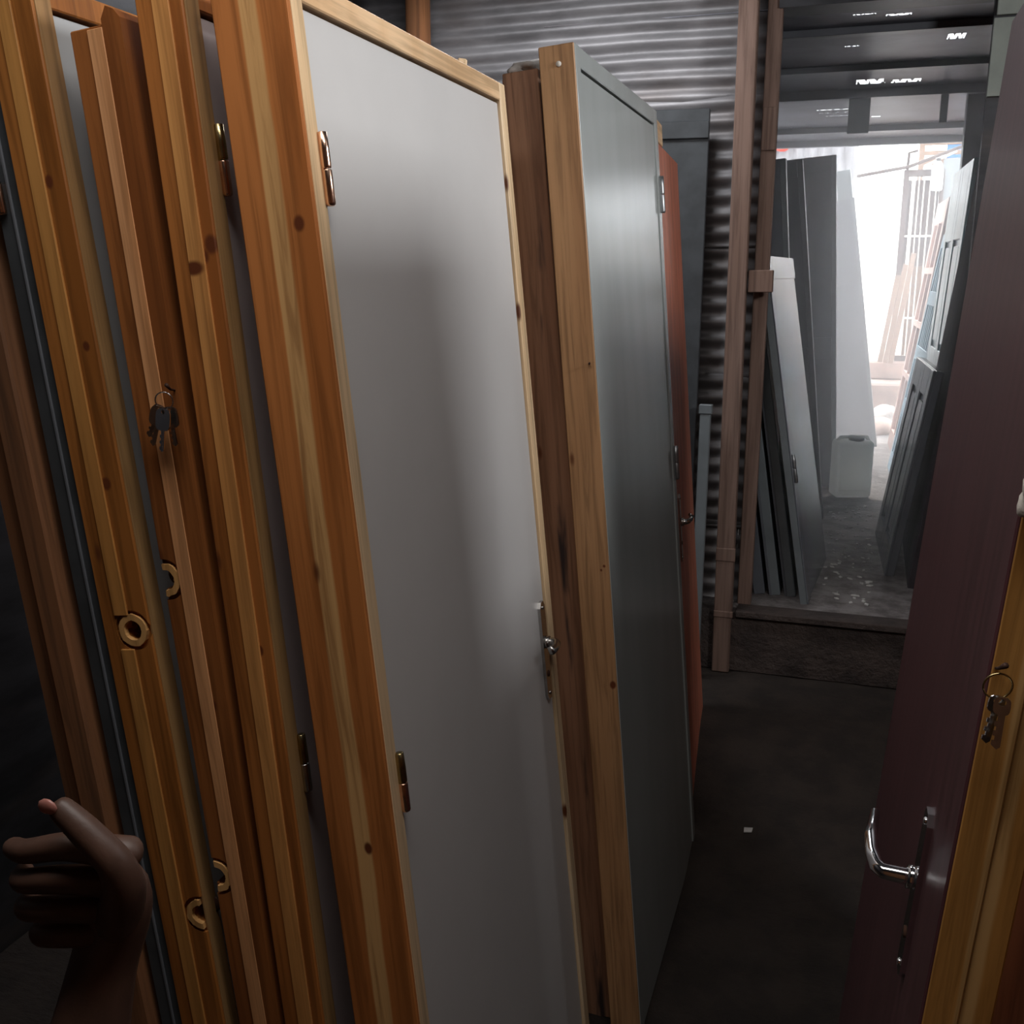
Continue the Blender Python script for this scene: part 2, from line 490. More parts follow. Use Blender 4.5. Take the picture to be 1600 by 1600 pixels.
# ragged tin tongues hanging in the torn slits
rt_ = random.Random(11)
for hx0, hx1, hy0, hy1 in holes:
    for k in range(5):
        xa = hx0 + (hx1 - hx0) * (k + rt_.uniform(0.0, 0.5)) / 5
        wd = (hx1 - hx0) / 5 * rt_.uniform(0.5, 1.1)
        if k % 2:
            tri = [(xa, hy0 - 0.01), (xa + wd, hy0 - 0.01), (xa + wd * 0.6, hy0 + (hy1 - hy0) * rt_.uniform(0.3, 0.75))]
        else:
            tri = [(xa, hy1 + 0.01), (xa + wd * 0.4, hy1 - (hy1 - hy0) * rt_.uniform(0.3, 0.75)), (xa + wd, hy1 + 0.01)]
        prism('torn_tin', tri, 2.799, 2.8035, M['tin_roof'], roof, axis='z')
for y, h in ((5.05, 0.03), (5.92, 0.03), (6.66, 0.05), (8.25, 0.04), (9.0, 0.05)):
    box('purlin', -1.30, 1.30, y - 0.03, y + 0.03, 2.80 - h, 2.80, M['dark_grey'], roof)
box('hanging_board', -0.10, 0.02, 6.66, 6.69, 2.56, 2.80, M['slate_light'], roof)
box('hanging_board', 0.40, 0.44, 6.66, 6.69, 2.60, 2.80, M['slate_light'], roof)

# ------------------------------------------------------------------ doors in frames
def lean_thing(name, label, cat, base, slope, s, yaw=0.0, group=None):
    return thing(name, label, cat, base, (0, -s * math.atan(slope), math.radians(yaw)), group)

def cut(obj, fill):
    bm = bmesh.new()
    fill(bm)
    c = finish('cutter', bm, M['hole_dark'], obj.parent)
    md = obj.modifiers.new('cut', 'BOOLEAN')
    md.operation = 'DIFFERENCE'
    md.solver = 'EXACT'
    md.object = c
    bpy.context.view_layer.update()
    dg = bpy.context.evaluated_depsgraph_get()
    me = bpy.data.meshes.new_from_object(obj.evaluated_get(dg))
    obj.modifiers.remove(md)
    old = obj.data
    obj.data = me
    bpy.data.meshes.remove(old)
    cm = c.data
    bpy.data.objects.remove(c)
    bpy.data.meshes.remove(cm)

def door_frame(root, s, Wd, L, T, wood_m, jw=0.04, lip_m=None, head_m=None, far_m=None):
    near = box('jamb', 0, -s * T, 0, jw, -EXT, L, wood_m, root, 0.002)
    far = box('jamb', 0, -s * T, Wd - jw, Wd, -EXT, L, far_m or wood_m, root, 0.002)
    head = box('head', 0, -s * T, jw, Wd - jw, L - jw, L, head_m or wood_m, root, 0.002)
    if lip_m:
        box('lipping', -s * 0.001, s * 0.002, 0.0015, jw, 0.001, L - 0.001, lip_m, near, 0.0005)
    return near, far, head

def door_leaf(root, s, Wd, L, mat, jw=0.04, rec=0.007, t=0.038, bottom=-0.21):
    return box('door_leaf', -s * rec, -s * (rec + t), jw + 0.003, Wd - jw - 0.003, bottom, L - jw - 0.005, mat, root, 0.0015)

def hinge(parent, x, y, z, length=0.098, r=0.0075, top=None, low=None, sd=1):
    # two turned knuckles meeting at a joint, domed ends, thin leaf behind
    h = length / 2
    rt = [0.3, 0.8, 1, 1]
    def knuckle(z0, z1, m, flip):
        d = z1 - z0
        pts = [(x, y, z0 + d * f) for f in (0, 0.04, 0.1, 0.5, 0.98, 1.0)]
        rr = [r * f for f in ((0.6, 0.92, 1, 1, 1, 0.95) if not flip else (0.95, 1, 1, 1, 0.92, 0.6))]
        return tube('hinge_barrel', pts, rr, m, parent, 14)
    a = knuckle(z - h, z - 0.001, low or M['copper'], False)
    b = knuckle(z + 0.001, z + h, top or M['copper'], True)
    box('hinge_leaf', x - sd * 0.011, x - sd * 0.0005, y - 0.006, y + 0.002, z - h * 0.95, z + h * 0.95, top or M['copper'], parent, 0.0005)

def lever_handle(parent, x, y, z, s, direction, hgt=0.23, wid=0.034, mat=None, lever_len=0.105, proud=0.045):
    m = mat or M['chrome']
    pl = [(-wid / 2, -hgt / 2 + 0.012), (-wid / 4, -hgt / 2), (wid / 4, -hgt / 2), (wid / 2, -hgt / 2 + 0.012), (wid / 2, hgt / 2 - 0.012), (wid / 4, hgt / 2), (-wid / 4, hgt / 2), (-wid / 2, hgt / 2 - 0.012)]
    p = prism('handle_plate', [(y + a, z + b) for a, b in pl], x, x + s * 0.007, m, parent, axis='x')
    zc = z + 0.02
    tube('lever', [(x, y, zc), (x + s * 0.02, y, zc), (x + s * (proud - 0.006), y, zc), (x + s * proud, y + direction * 0.008, zc), (x + s * (proud + 0.006), y + direction * 0.035, zc + 0.001), (x + s * (proud + 0.008), y + direction * 0.07, zc + 0.004), (x + s * (proud + 0.003), y + direction * lever_len, zc + 0.014)],
         [0.011, 0.0105, 0.0095, 0.0095, 0.0088, 0.0085, 0.006], m, p, 14)
    tube('collar', [(x + s * 0.006, y, zc), (x + s * 0.016, y, zc)], 0.0145, m, p, 16)
    tube('keyhole', [(x + s * 0.004, y, z - 0.055), (x + s * 0.0085, y, z - 0.055)], 0.0075, M['hole_dark'], p, 12)
    for dz in (-hgt / 2 + 0.014, hgt / 2 - 0.014):
        tube('screw', [(x + s * 0.005, y, z + dz), (x + s * 0.0095, y, z + dz)], [0.0055, 0.004], m, p, 10)
    return p

def lock_hole(jamb, xc, zc, a0, a1, T):
    # counterbored circular cut with a pale ring of bare wood left standing around the bore
    def fill(bm):
        b_tube(bm, [(xc, -0.02, zc), (xc, 0.006, zc)], 0.033, 24)
    cut(jamb, fill)
    def fill2(bm):
        b_tube(bm, [(xc, -0.02, zc), (xc, 0.034, zc)], 0.0165, 20)
    cut(jamb, fill2)
    n = 20
    def arc(r, jit):
        rn = random.Random(int(zc * 100))
        return [(xc + (r + rn.uniform(-jit, jit)) * math.cos(math.radians(a0 + (a1 - a0) * i / n)), zc + (r + rn.uniform(-jit, jit)) * math.sin(math.radians(a0 + (a1 - a0) * i / n))) for i in range(n + 1)]
    o, i_ = arc(0.0265, 0.0012), arc(0.0165, 0.0006)
    bm = bmesh.new()
    for k in range(n):
        q = [o[k], o[k + 1], i_[k + 1], i_[k]]
        b_prism(bm, q, -0.0015, 0.007)
    bmesh.ops.remove_doubles(bm, verts=bm.verts, dist=1e-5)
    finish('hole_ring', bm, M['ring_wood'], jamb)
    tube('bore', [(xc, 0.030, zc), (xc, 0.034, zc)], 0.0168, M['hole_dark'], jamb, 16)

def sl(h, slope):
    return h * math.sqrt(1 + slope * slope)

# --- front door of the left stack
L = sl(2.14, 0.10)
d1 = lean_thing('door_set', 'large pale grey flush door in an orange pine frame, copper hinges and lever handle', 'door', (-0.513, 1.28, 0), 0.10, 1)
n1, f1, h1 = door_frame(d1, 1, 0.90, L, 0.115, M['pine_front'], 0.036, None, M['head_pale'], M['lip_pale'])
leaf1 = door_leaf(d1, 1, 0.90, L, M['panel_white'], 0.036)
box('lipping', -0.002, 0.0015, 0.006, 0.036, -EXT, L - 0.001, M['lip_pale'], n1, 0.0004)
hinge(d1, 0.006, 0.038, 1.90, top=M['copper'], low=M['copper'])
hinge(d1, 0.006, 0.038, 0.995, top=M['brass'], low=M['copper'])
lever_handle(d1, -0.007, 0.83, 0.925, 1, -1, mat=M['nickel'], lever_len=0.07, proud=0.035)

# --- second door set
L2 = sl(2.14, 0.09)
d2 = lean_thing('door_set', 'mauve grey door in a pine frame directly behind the large pale door', 'door', (-0.692, 1.28, 0), 0.09, 1)
n2, f2, h2 = door_frame(d2, 1, 0.88, L2, 0.075, M['pine_second'], 0.036)
box('lipping', -0.002, 0.002, 0.004, 0.036, -EXT, L2 - 0.001, M['lip_olive'], n2, 0.0004)
leaf2 = door_leaf(d2, 1, 0.88, L2, M['panel_mauve'], 0.036)
box('stop_strip', -0.047, -0.020, -0.003, 0.001, -EXT, L2 - 0.002, M['strip_light'], n2, 0.001)
hinge(d2, 0.006, 0.038, 1.915, top=M['brass'], low=M['copper'])
hinge(d2, 0.006, 0.038, 1.0, top=M['brass'], low=M['nickel'])

# --- third frame, lower, with key bunch hanging on it
L3 = sl(2.09, 0.105)
d3 = lean_thing('door_frame', 'narrow dark pine frame with a ragged top and a key bunch nailed on it', 'door frame', (-0.775, 1.28, 0), 0.105, 1)
n3, f3, h3 = door_frame(d3, 1, 0.86, L3, 0.075, M['pine_third'], 0.045)
prism('horn', [(-0.018, -EXT), (-0.002, -EXT), (0.013, L3 + 0.004), (0.004, L3 + 0.016), (-0.008, L3 + 0.022), (-0.018, L3 + 0.006)], -0.002, 0.05, M['pine_third'], n3)
lock_hole(n3, -0.070, 1.305, -95, 95, 0.075)
lock_hole(n3, -0.068, 0.80, -95, 95, 0.075)
for z0, z1 in ((-EXT, L3 - 0.004),):
    box('stop_strip', -0.044, -0.018, -0.003, 0.001, z0, z1, M['strip_pink'], n3, 0.001)
box('bracing', -0.06, -0.01, 0.045, 0.80, 0.9, 0.99, M['pine_third'], d3)

# --- fourth door set (grey door, round lock hole)
L4 = sl(2.16, 0.12)
d4 = lean_thing('door_set', 'slate grey door in pine frame with round lock hole beside the charcoal door', 'door', (-0.873, 1.28, 0), 0.12, 1)
n4, f4, h4 = door_frame(d4, 1, 0.90, L4, 0.09, M['pine_fourth'], 0.036)
box('lipping', -0.002, 0.002, 0.004, 0.036, -EXT, L4 - 0.001, M['lip_olive'], n4, 0.0004)
leaf4 = door_leaf(d4, 1, 0.90, L4, M['panel_grey'], 0.036)
lock_hole(n4, -0.032, 1.213, 0, 360, 0.09)
lock_hole(n4, -0.006, 0.715, 85, 275, 0.09)
for z0, z1 in ((-EXT, 1.182), (1.238, L4 - 0.002)):
    box('stop_strip', -0.062, -0.036, -0.003, 0.001, z0, z1, M['strip_tan'], n4, 0.001)

# --- charcoal door and old plank at the far left
L5 = sl(2.05, 0.12)
d5 = lean_thing('charcoal_door', 'charcoal painted door edge leaning between the old plank and the pine frames', 'door', (-0.966, 1.285, 0), 0.12, 1)
box('door_leaf', 0, -0.045, 0, 0.82, -EXT, L5, M['charcoal'], d5, 0.002)
box('edge_strip', -0.018, -0.014, -0.003, 0.001, -EXT, L5 - 0.005, M['dark_grey'], d5, 0.0005)
hinge(d5, -0.030, -0.006, 1.90, 0.09, 0.006, M['steel_dull'], M['copper'])
d6 = lean_thing('old_plank', 'worn dark brown wooden plank leaning at the far left edge', 'plank', (-1.018, 1.27, 0), 0.13, 1)
box('plank', 0, -0.05, 0, 0.3, -EXT, 2.0, M['old_plank'], d6, 0.004)
box('plank', -0.052, -0.10, 0.02, 0.32, -EXT, 1.96, M['old_plank'], d6, 0.004)

# --- second stack beyond
sg = 0.0889
Lg = sl(2.24, sg)
g1 = lean_thing('door_set', 'glossy grey green door in a tan frame, standing beyond the large pale door', 'door', (-0.411, 2.30, 0), sg, 1)
gn, gf, gh = door_frame(g1, 1, 1.0, Lg, 0.080, M['pine_tan'], 0.044, None, M['panel_green'], M['panel_green'])
gl = door_leaf(g1, 1, 1.0, Lg, M['panel_green'], 0.044, 0.004)
box('lipping', -0.002, 0.0015, 0.003, 0.044, -EXT, Lg - 0.001, M['panel_green'], gn, 0.0004)
tube('nail_head', [(-0.036, 0.0, Lg - 0.04), (-0.036, -0.003, Lg - 0.04)], 0.006, M['plaster'], gn, 10)
tube('nail', [(-0.014, 0.0, 1.56), (-0.010, -0.014, 1.562)], 0.0025, M['rust'], gn, 6)
g2 = lean_thing('door_frame', 'stained brown door frame wedged between the pale door and the tan frame', 'door frame', (-0.502, 2.37, 0), 0.095, 1)
door_frame(g2, 1, 0.90, sl(2.205, 0.095), 0.085, M['brown_old'], 0.05)
g3 = lean_thing('door_frame', 'reddish brown door frame whose top corner peeks above the pale door', 'door frame', (-0.63, 2.90, 0), 0.12, 1)
door_frame(g3, 1, 0.80, sl(2.29, 0.12), 0.07, M['brown_red'], 0.045)
# scraps lying on the frame tops
rg = lump('rag', M['rag'], None, (-0.755, 2.43, 2.215), (0.04, 0.05, 0.018), 5, 0.4)
tag(rg, 'crumpled white rag lying on top of the stained brown frame', 'rag')
wc = box('wood_offcut', -0.01, 0.01, -0.03, 0.03, 0, 0.03, M['lip_pale'], None, 0.003, loc=(-0.79, 2.08, 2.142), rot=(0.0, 0.1, 0.5))
tag(wc, 'small pale wood offcut stuck above the top rail of the pale door', 'offcut')

# --- red oxide door in front of the green one
rl = sl(2.228, 0.085)
rd = lean_thing('red_door', 'red oxide painted door with a steel lock plate beside the grey green door', 'door', (-0.432, 3.335, 0), 0.085, 1, yaw=3.6)
box('door_leaf', 0, -0.022, 0, 0.70, -0.13, rl - 0.07, M['red_door'], rd, 0.002)
box('edge_strip', -0.022, 0.0, -0.004, 0.0, -0.13, rl - 0.07, M['red_edge'], rd, 0.0008)
box('top_block', 0.001, -0.03, -0.004, 0.20, rl - 0.068, rl, M['head_pale'], rd, 0.002)
hinge(g1, 0.006, 0.985, 2.0, 0.11, 0.008, M['steel_dull'], M['steel_dull'])
hinge(g1, 0.006, 0.985, 1.16, 0.11, 0.008, M['steel_dull'], M['steel_dull'])
lever_handle(rd, 0.0, 0.13, 0.90, 1, 1, 0.24, 0.03, M['nickel'], 0.05, 0.03)

# --- dark panel against the tin wall and post
dp = thing('dark_board', 'dark board leaning on the corrugated wall behind the red door', 'board', (-0.60, 4.36, 0), (math.radians(-3.5), 0, math.radians(4)))
box('board', -0.42, 0.0, -0.02, 0.02, 0, 2.42, M['charcoal'], dp, 0.003)
box('batten', -0.42, 0.0, -0.035, -0.02, 2.30, 2.37, M['charcoal'], dp, 0.003)
db = thing('grey_board', 'narrow grey board standing on the floor left of the timber post', 'board', (-0.535, 4.30, 0), (math.radians(-2), 0, 0))
box('board', -0.045, 0.0, 0, 0.03, 0, 1.18, M['slate_light'], db, 0.003)
box('cap', -0.05, 0.005, -0.004, 0.034, 1.18, 1.22, M['slate_light'], db, 0.003)
po = thing('timber_post', 'rough brown timber post standing in front of the corrugated wall', 'post', (-0.45, 4.43, 0), (0, math.radians(-0.3), 0))
box('post', -0.042, 0.034, 0, 0.07, 0, 3.04, M['post'], po, 0.004)
box('splice', -0.043, 0.041, -0.004, 0.01, 0.52, 0.58, M['post'], po, 0.003)
box('splice', -0.043, 0.041, -0.004, 0.01, 0.26, 0.29, M['post'], po, 0.003)
box('brace', 0.04, 0.14, 0.03, 0.08, 1.68, 1.77, M['post'], po, 0.003)
p2 = thing('timber_stud', 'second thinner stud just behind the brown post at the passage', 'post', (-0.375, 4.56, 0.0))
box('stud', -0.03, 0.03, 0, 0.06, 0, 3.04, M['post'], p2, 0.004)
box('gusset', -0.028, 0.028, -0.012, 0, 2.25, 2.42, M['post'], p2, 0.003)
pl = tube('round_pole', [(-1.9, 4.50, 0), (-1.9, 4.50, 3.05)], 0.055, M['old_plank'], None, 14)
tag(pl, 'dark round pole against the corrugated wall at the top', 'pole')
wr_ = thing('bent_rod', 'thin bright metal rod frame leaning between post and grey panels', 'rod', (-0.40, 4.63, 0.292))
tube('rod', [(-0.02, 0, 0.40), (0.0, 0, 0.62), (0.035, 0.0, 0.73), (0.05, 0, 0.80)], 0.004, M['chrome'], wr_, 8)
tube('rod', [(0.012, 0, 0.66), (0.04, 0.0, 0.755)], 0.003, M['chrome'], wr_, 8)
tube('rod', [(-0.03, 0.01, 0.0), (-0.02, 0, 0.40)], 0.004, M['steel_dull'], wr_, 8)

# --- maroon door on the right
sm = 0.072
Lm = sl(2.14, sm)
m1 = lean_thing('maroon_door', 'dark maroon door with chrome lever on a pine frame at the right', 'door', (0.054, 1.05, 0), sm, -1)
box('door_leaf', 0, 0.036, 0.0, 0.85, -EXT, Lm, M['maroon'], m1, 0.002)
bm = bmesh.new()
b_box(bm, 0.037, 0.070, -0.002, 0.04, -EXT, Lm, 0.002)
mj = finish('jamb', bm, M['pine_right'], m1)
box('jamb', 0.037, 0.070, 0.81, 0.85, -EXT, Lm, M['pine_right'], m1, 0.002)
box('head', 0.037, 0.070, 0.04, 0.81, Lm - 0.04, Lm, M['pine_right'], m1, 0.002)
box('jamb_face', 0.003, 0.037, -0.004, 0.0, -EXT, Lm, M['pine_right'], mj, 0.001)
lever_handle(m1, 0.0, 0.165, 1.015, -1, 1, 0.225, 0.04, M['chrome'], 0.12, 0.05)
m2 = lean_thing('door_frame', 'reddish brown frame standing behind the maroon door at the right edge', 'door frame', (0.185, 1.10, 0), sm, -1)
door_frame(m2, -1, 0.85, sl(2.13, sm), 0.10, M['brown_red'], 0.045)
m3 = lean_thing('door_set', 'unseen dark grey door stacked beyond the maroon door, blocking window light', 'door', (0.31, 1.905, 0), 0.06, -1)
m3.rotation_euler.x = -0.115  # unseen stack, tilted to taper the window light on the pale door
door_frame(m3, -1, 0.9, sl(2.14, 0.06), 0.09, M['brown_red'], 0.04)
door_leaf(m3, -1, 0.9, sl(2.14, 0.06), M['dark_grey'])
m4 = lean_thing('light_block_plank', 'unseen grey plank added beyond the maroon door to block window light', 'plank', (0.205, 1.955, 0), 0.06, -1)  # added unseen blocker, keeps window light off the pale door's lower part
box('plank', 0, 0.028, 0, 0.15, -EXT, 1.66, M['slate_light'], m4, 0.003)
box('plank', 0.03, 0.055, 0.01, 0.15, -EXT, 1.6, M['slate_light'], m4, 0.003)
plr = lump('plaster_lump', M['plaster'], None, (0.178, 1.035, 1.548), (0.014, 0.012, 0.024), 9, 0.5)
tag(plr, 'crumbled white plaster lump stuck on the pine edge at right', 'plaster')

# --- keys
def key(parent, origin, ang, tilt, mat, bow=0.012, length=0.034):
    # bow with a hole, shoulder, toothed blade; lies in the local xz plane
    k = bpy.data.objects.new('key', None)
    k.empty_display_size = 0.02
    bm = bmesh.new()
    n = 16
    oc = [(bow * 0.86 * math.copysign(abs(math.cos(2 * math.pi * i / n)) ** 0.6, math.cos(2 * math.pi * i / n)), -bow + bow * math.copysign(abs(math.sin(2 * math.pi * i / n)) ** 0.6, math.sin(2 * math.pi * i / n))) for i in range(n)]
    ic = [(0.0035 * math.cos(2 * math.pi * i / n), -0.0055 + 0.0035 * math.sin(2 * math.pi * i / n)) for i in range(n)]
    for i in range(n):
        b_prism(bm, [oc[i], oc[(i + 1) % n], ic[(i + 1) % n], ic[i]], -0.001, 0.001)
    z0 = -2 * bow + 0.002
    blade = [(-0.004, z0), (0.004, z0), (0.0042, z0 - length)]
    blade = [(-0.0042, z0 + 0.002), (0.0042, z0 + 0.002), (0.0042, z0 - length), (0.001, z0 - length - 0.003)]
    for t in range(6):
        zt = z0 - length + 0.001 + t * length / 7
        blade += [(-0.0042 + 0.0022 * (t % 2), zt), (-0.0042 + 0.0022 * (t % 2), zt + length / 8)]
    b_prism(bm, blade, -0.0009, 0.0009)
    b_box(bm, 0.0, 0.0012, -0.0014, 0.0014, z0 - length * 0.95, z0)
    bmesh.ops.remove_doubles(bm, verts=bm.verts, dist=1e-6)
    me_o = finish('key', bm, mat, parent, loc=origin, rot=(tilt, ang, tilt * 1.6))
    bpy.data.objects.remove(k)
    return me_o

def ring_obj(name, parent, c, r, mat, tilt=(0, 0, 0)):
    bm = bmesh.new()
    n = 24
    b_tube(bm, [(r * math.cos(2 * math.pi * i / n), 0, r * math.sin(2 * math.pi * i / n)) for i in range(n + 1)], 0.0011, 6, False)
    return finish(name, bm, mat, parent, smooth=True, loc=c, rot=tilt)

k1 = thing('key_bunch', 'bunch of dark keys hanging from a rusty nail on the narrow pine frame', 'keys', (-0.938, 1.262, 1.588))
tube('nail', [(0.006, -0.010, 0.008), (0.002, 0.004, 0.0), (0.0, 0.022, -0.004)], [0.003, 0.0018, 0.0015], M['rust'], k1, 8)
ring_obj('key_ring', k1, (-0.004, -0.004, -0.016), 0.013, M['nickel'], (0.15, 0.1, 0.3))
key(k1, (-0.008, -0.008, -0.024), 0.34, 0.12, M['nickel'], 0.016, 0.030)
key(k1, (-0.001, -0.011, -0.026), 0.05, -0.1, M['chrome'], 0.0165, 0.030)
key(k1, (0.003, -0.006, -0.024), -0.1, 0.05, M['nickel'], 0.016, 0.026)
key(k1, (-0.010, -0.004, -0.023), 0.5, 0.2, M['nickel'], 0.012, 0.030)
k2 = thing('key_bunch', 'two keys on a wire ring hanging from a nail on the right pine edge', 'keys', (0.160, 1.035, 1.376))
tube('nail', [(0.004, -0.012, 0.010), (0.0, 0.0, 0.002), (-0.001, 0.014, -0.003)], [0.0032, 0.0016, 0.0014], M['rust'], k2, 8)
ring_obj('key_ring', k2, (0.0, -0.006, -0.014), 0.0135, M['brass'], (0.1, 0.05, 0.2))
key(k2, (0.001, -0.010, -0.022), 0.12, 0.1, M['nickel'], 0.009, 0.034)
key(k2, (0.005, -0.013, -0.022), 0.05, -0.08, M['nickel'], 0.009, 0.034)

# ------------------------------------------------------------------ back room contents
Z2 = 0.29
def slab_door(name, label, base, yaw, slope, width, h, t, mat, s=1, group=None):
    r = lean_thing(name, label, 'door', base, slope, s, yaw, group)
    box('door_leaf', 0, -s * t, 0, width, 0, sl(h, slope), mat, r, 0.003)
    return r, sl(h, slope)

# full-height slate doors facing the passage, leaning to the left
def facing_door(name, label, xr, y, xtop, h, width, mat, rail=True):
    slope = (xr - xtop) / h
    r = thing(name, label, 'door', (xr, y, Z2), (0, -math.atan(slope), math.radians(-6)))
    Lh = sl(h, slope)
    box('door_leaf', -width, 0, 0, 0.04, 0, Lh, mat, r, 0.003)
    box('edge_strip', -0.028, 0.002, -0.008, 0.001, 0, Lh - 0.002, M['slate_light'], r, 0.002)
    if rail:
        box('rail', -width, -0.03, -0.006, 0.001, Lh - 0.1, Lh - 0.01, mat, r, 0.002)
        box('rail', -width, -0.03, -0.006, 0.001, 0.9, 1.05, mat, r, 0.002)
    return r
facing_door('slate_door', 'slate grey door nearest the passage in the back room row', -0.20, 5.80, -0.388, 2.06, 0.8, M['dark_grey'])
facing_door('slate_door', 'middle slate grey door of the row leaning left in the back room', -0.08, 6.40, -0.334, 2.115, 0.8, M['dark_grey'])
facing_door('slate_door', 'widest visible slate grey door, right behind the jerrycan', -0.02, 7.45, -0.172, 2.24, 0.85, M['dark_grey'])
fd = facing_door('slate_door', 'dark door standing at the bright opening, tapering toward the ground', 0.29, 9.4, -0.05, 2.10, 0.75, M['dark_grey'], False)
box('post_stub', -0.13, -0.01, 0.0, 0.05, 2.12, 2.36, M['slate_light'], fd, 0.003)

# short leaning glossy panel and boards at the threshold
s1 = lean_thing('steel_panel', 'short glossy slate panel leaning just inside the passage threshold', 'panel', (-0.10, 4.64, Z2 + 0.002), 0.175, 1, yaw=-4.5)
Ls = sl(1.54, 0.175)
box('leaf', 0, -0.03, 0, 0.82, 0, Ls, M['slate_gloss'], s1, 0.003)
box('edge_strip', -0.03, 0.0, -0.004, 0.0, 0, Ls, M['slate_light'], s1, 0.001)
box('stile', 0.0, 0.006, 0.0, 0.10, 0.0, Ls, M['slate_gloss'], s1, 0.002)
box('rail', 0.0, 0.006, 0.10, 0.82, Ls - 0.10, Ls, M['slate_gloss'], s1, 0.002)
hinge(s1, 0.010, 0.04, 0.62, 0.13, 0.008, M['steel_dull'], M['steel_dull'])
for nm, lab, bx, by, sp, hh, w in (('leaning_board', 'grey board leaning just left of the glossy slate panel', -0.155, 4.74, 0.17, 1.45, 0.05), ('leaning_board', 'second grey board from the glossy slate panel', -0.225, 4.74, 0.165, 1.25, 0.05), ('leaning_board', 'darkest short board nearest the post by the threshold', -0.295, 4.74, 0.16, 0.95, 0.05)):
    r = lean_thing(nm, lab, 'board', (bx, by, Z2 + 0.002), sp, 1)
    box('board', 0, -w, 0, 0.5, 0, sl(hh, sp), M['slate_light'] if hh > 1.1 else M['dark_grey'], r, 0.004)
    box('edge_strip', -w, -w + 0.012, -0.004, 0.0, 0, sl(hh, sp), M['dark_grey'], r, 0.001)

# jerrycan
jc = thing('jerrycan', 'white plastic jerrycan standing on the ground of the back room', 'jerrycan', (0.07, 7.18, Z2), (0, 0, math.radians(17)))
bm = bmesh.new()
b_box(bm, -0.122, 0.122, -0.085, 0.085, 0.0, 0.385, 0.0)
bmesh.ops.bevel(bm, geom=list(bm.edges), offset=0.028, segments=4, affect='EDGES', profile=0.5)
finish('body', bm, M['jerry'], jc, smooth=True)
box('recess_band', -0.10, 0.10, -0.0875, -0.083, 0.05, 0.055, M['jerry'], jc, 0.001)
tube('handle', [(-0.105, 0, 0.375), (-0.085, 0, 0.402), (-0.03, 0, 0.405), (-0.02, 0, 0.38)], 0.012, M['jerry'], jc, 10)
tube('handle', [(0.105, 0, 0.375), (0.09, 0, 0.402), (0.065, 0, 0.405), (0.055, 0, 0.38)], 0.012, M['jerry'], jc, 10)
tube('neck', [(0.015, -0.02, 0.38), (0.015, -0.02, 0.402)], 0.05, M['lid'], jc, 20)
tube('cap', [(0.015, -0.02, 0.40), (0.015, -0.02, 0.418)], [0.046, 0.043], M['jerry'], jc, 20)

# dark panelled shutter, tall blue door, dark stack, slatted gate and pink frame leaning on the right
def panelled(root, Wd, Lh, mat, cols, rails, t=0.035):
    box('door_leaf', 0, t, 0, Wd, 0, Lh, mat, root, 0.003)
    for y0, y1 in cols:
        box('stile', -0.012, 0.001, y0, y1, 0, Lh, mat, root, 0.004)
    for (a0, a1), (b0, b1) in zip(cols, cols[1:]):
        for z0, z1 in rails:
            box('rail', -0.012, 0.001, a1, b0, z0, z1, mat, root, 0.004)
        for (z0, z1), (z2, z3) in zip(rails, rails[1:]):
            box('panel', -0.009, 0.001, a1 + 0.035, b0 - 0.035, z1 + 0.035, z2 - 0.035, mat, root, 0.006)
r1b = lean_thing('panel_shutter', 'dark half-height panelled shutter leaning at the right near the threshold', 'shutter', (0.256, 5.235, Z2), 0.14, -1, yaw=1.8)
Lb = sl(1.02, 0.14)
panelled(r1b, 0.88, Lb, M['slate_gloss'], ((0, 0.12), (0.38, 0.50), (0.76, 0.88)), ((0, 0.14), (Lb - 0.14, Lb)))
r0 = lean_thing('dark_door', 'tall dark door stacked behind the half-height panelled shutter', 'door', (0.345, 5.05, Z2), 0.11, -1, yaw=-1)
box('door_leaf', 0, 0.04, 0, 1.15, 0, 2.2, M['matte_dark'], r0, 0.003)
box('door_leaf', 0.045, 0.085, 0.02, 1.12, 0, 2.16, M['charcoal'], r0, 0.003)
r1 = lean_thing('panel_door', 'tall glossy pale blue panelled door leaning right, catching the daylight', 'door', (0.475, 6.3, Z2), 0.052, -1, yaw=1.2)
Lr = sl(2.08, 0.052)
panelled(r1, 1.0, Lr, M['blue_gloss'], ((0, 0.12), (0.44, 0.56), (0.88, 1.0)), ((0, 0.2), (0.86, 1.02), (Lr - 0.42, Lr)))
r2 = lean_thing('slatted_gate', 'pale blue slatted gate leaning between the blue door and pink frame', 'gate', (0.365, 7.45, Z2), 0.145, -1, yaw=1)
Lg2 = sl(1.75, 0.145)
for y0, y1 in ((0, 0.07), (0.88, 0.95)):
    box('stile', 0, 0.03, y0, y1, 0, Lg2, M['blue_pale'], r2, 0.003)
for z0, z1 in ((0, 0.14), (0.44, 0.56), (0.86, 0.96), (1.26, 1.36), (Lg2 - 0.1, Lg2)):
    box('rail', 0, 0.03, 0.07, 0.88, z0, z1, M['blue_pale'], r2, 0.003)
for i in range(6):
    y = 0.13 + i * 0.125
    box('slat', 0.004, 0.024, y, y + 0.05, 0.14, Lg2 - 0.1, M['blue_pale'], r2, 0.002)
r3 = lean_thing('pink_frame', 'pale pink primed window frame leaning near the bright opening', 'frame', (0.40, 8.7, Z2), 0.118, -1, yaw=1)
Lp = sl(2.04, 0.118)
for y0, y1 in ((0, 0.12), (0.42, 0.47), (0.80, 0.92)):
    box('stile', 0, 0.05, y0, y1, 0, Lp, M['pink_pale'], r3, 0.003)
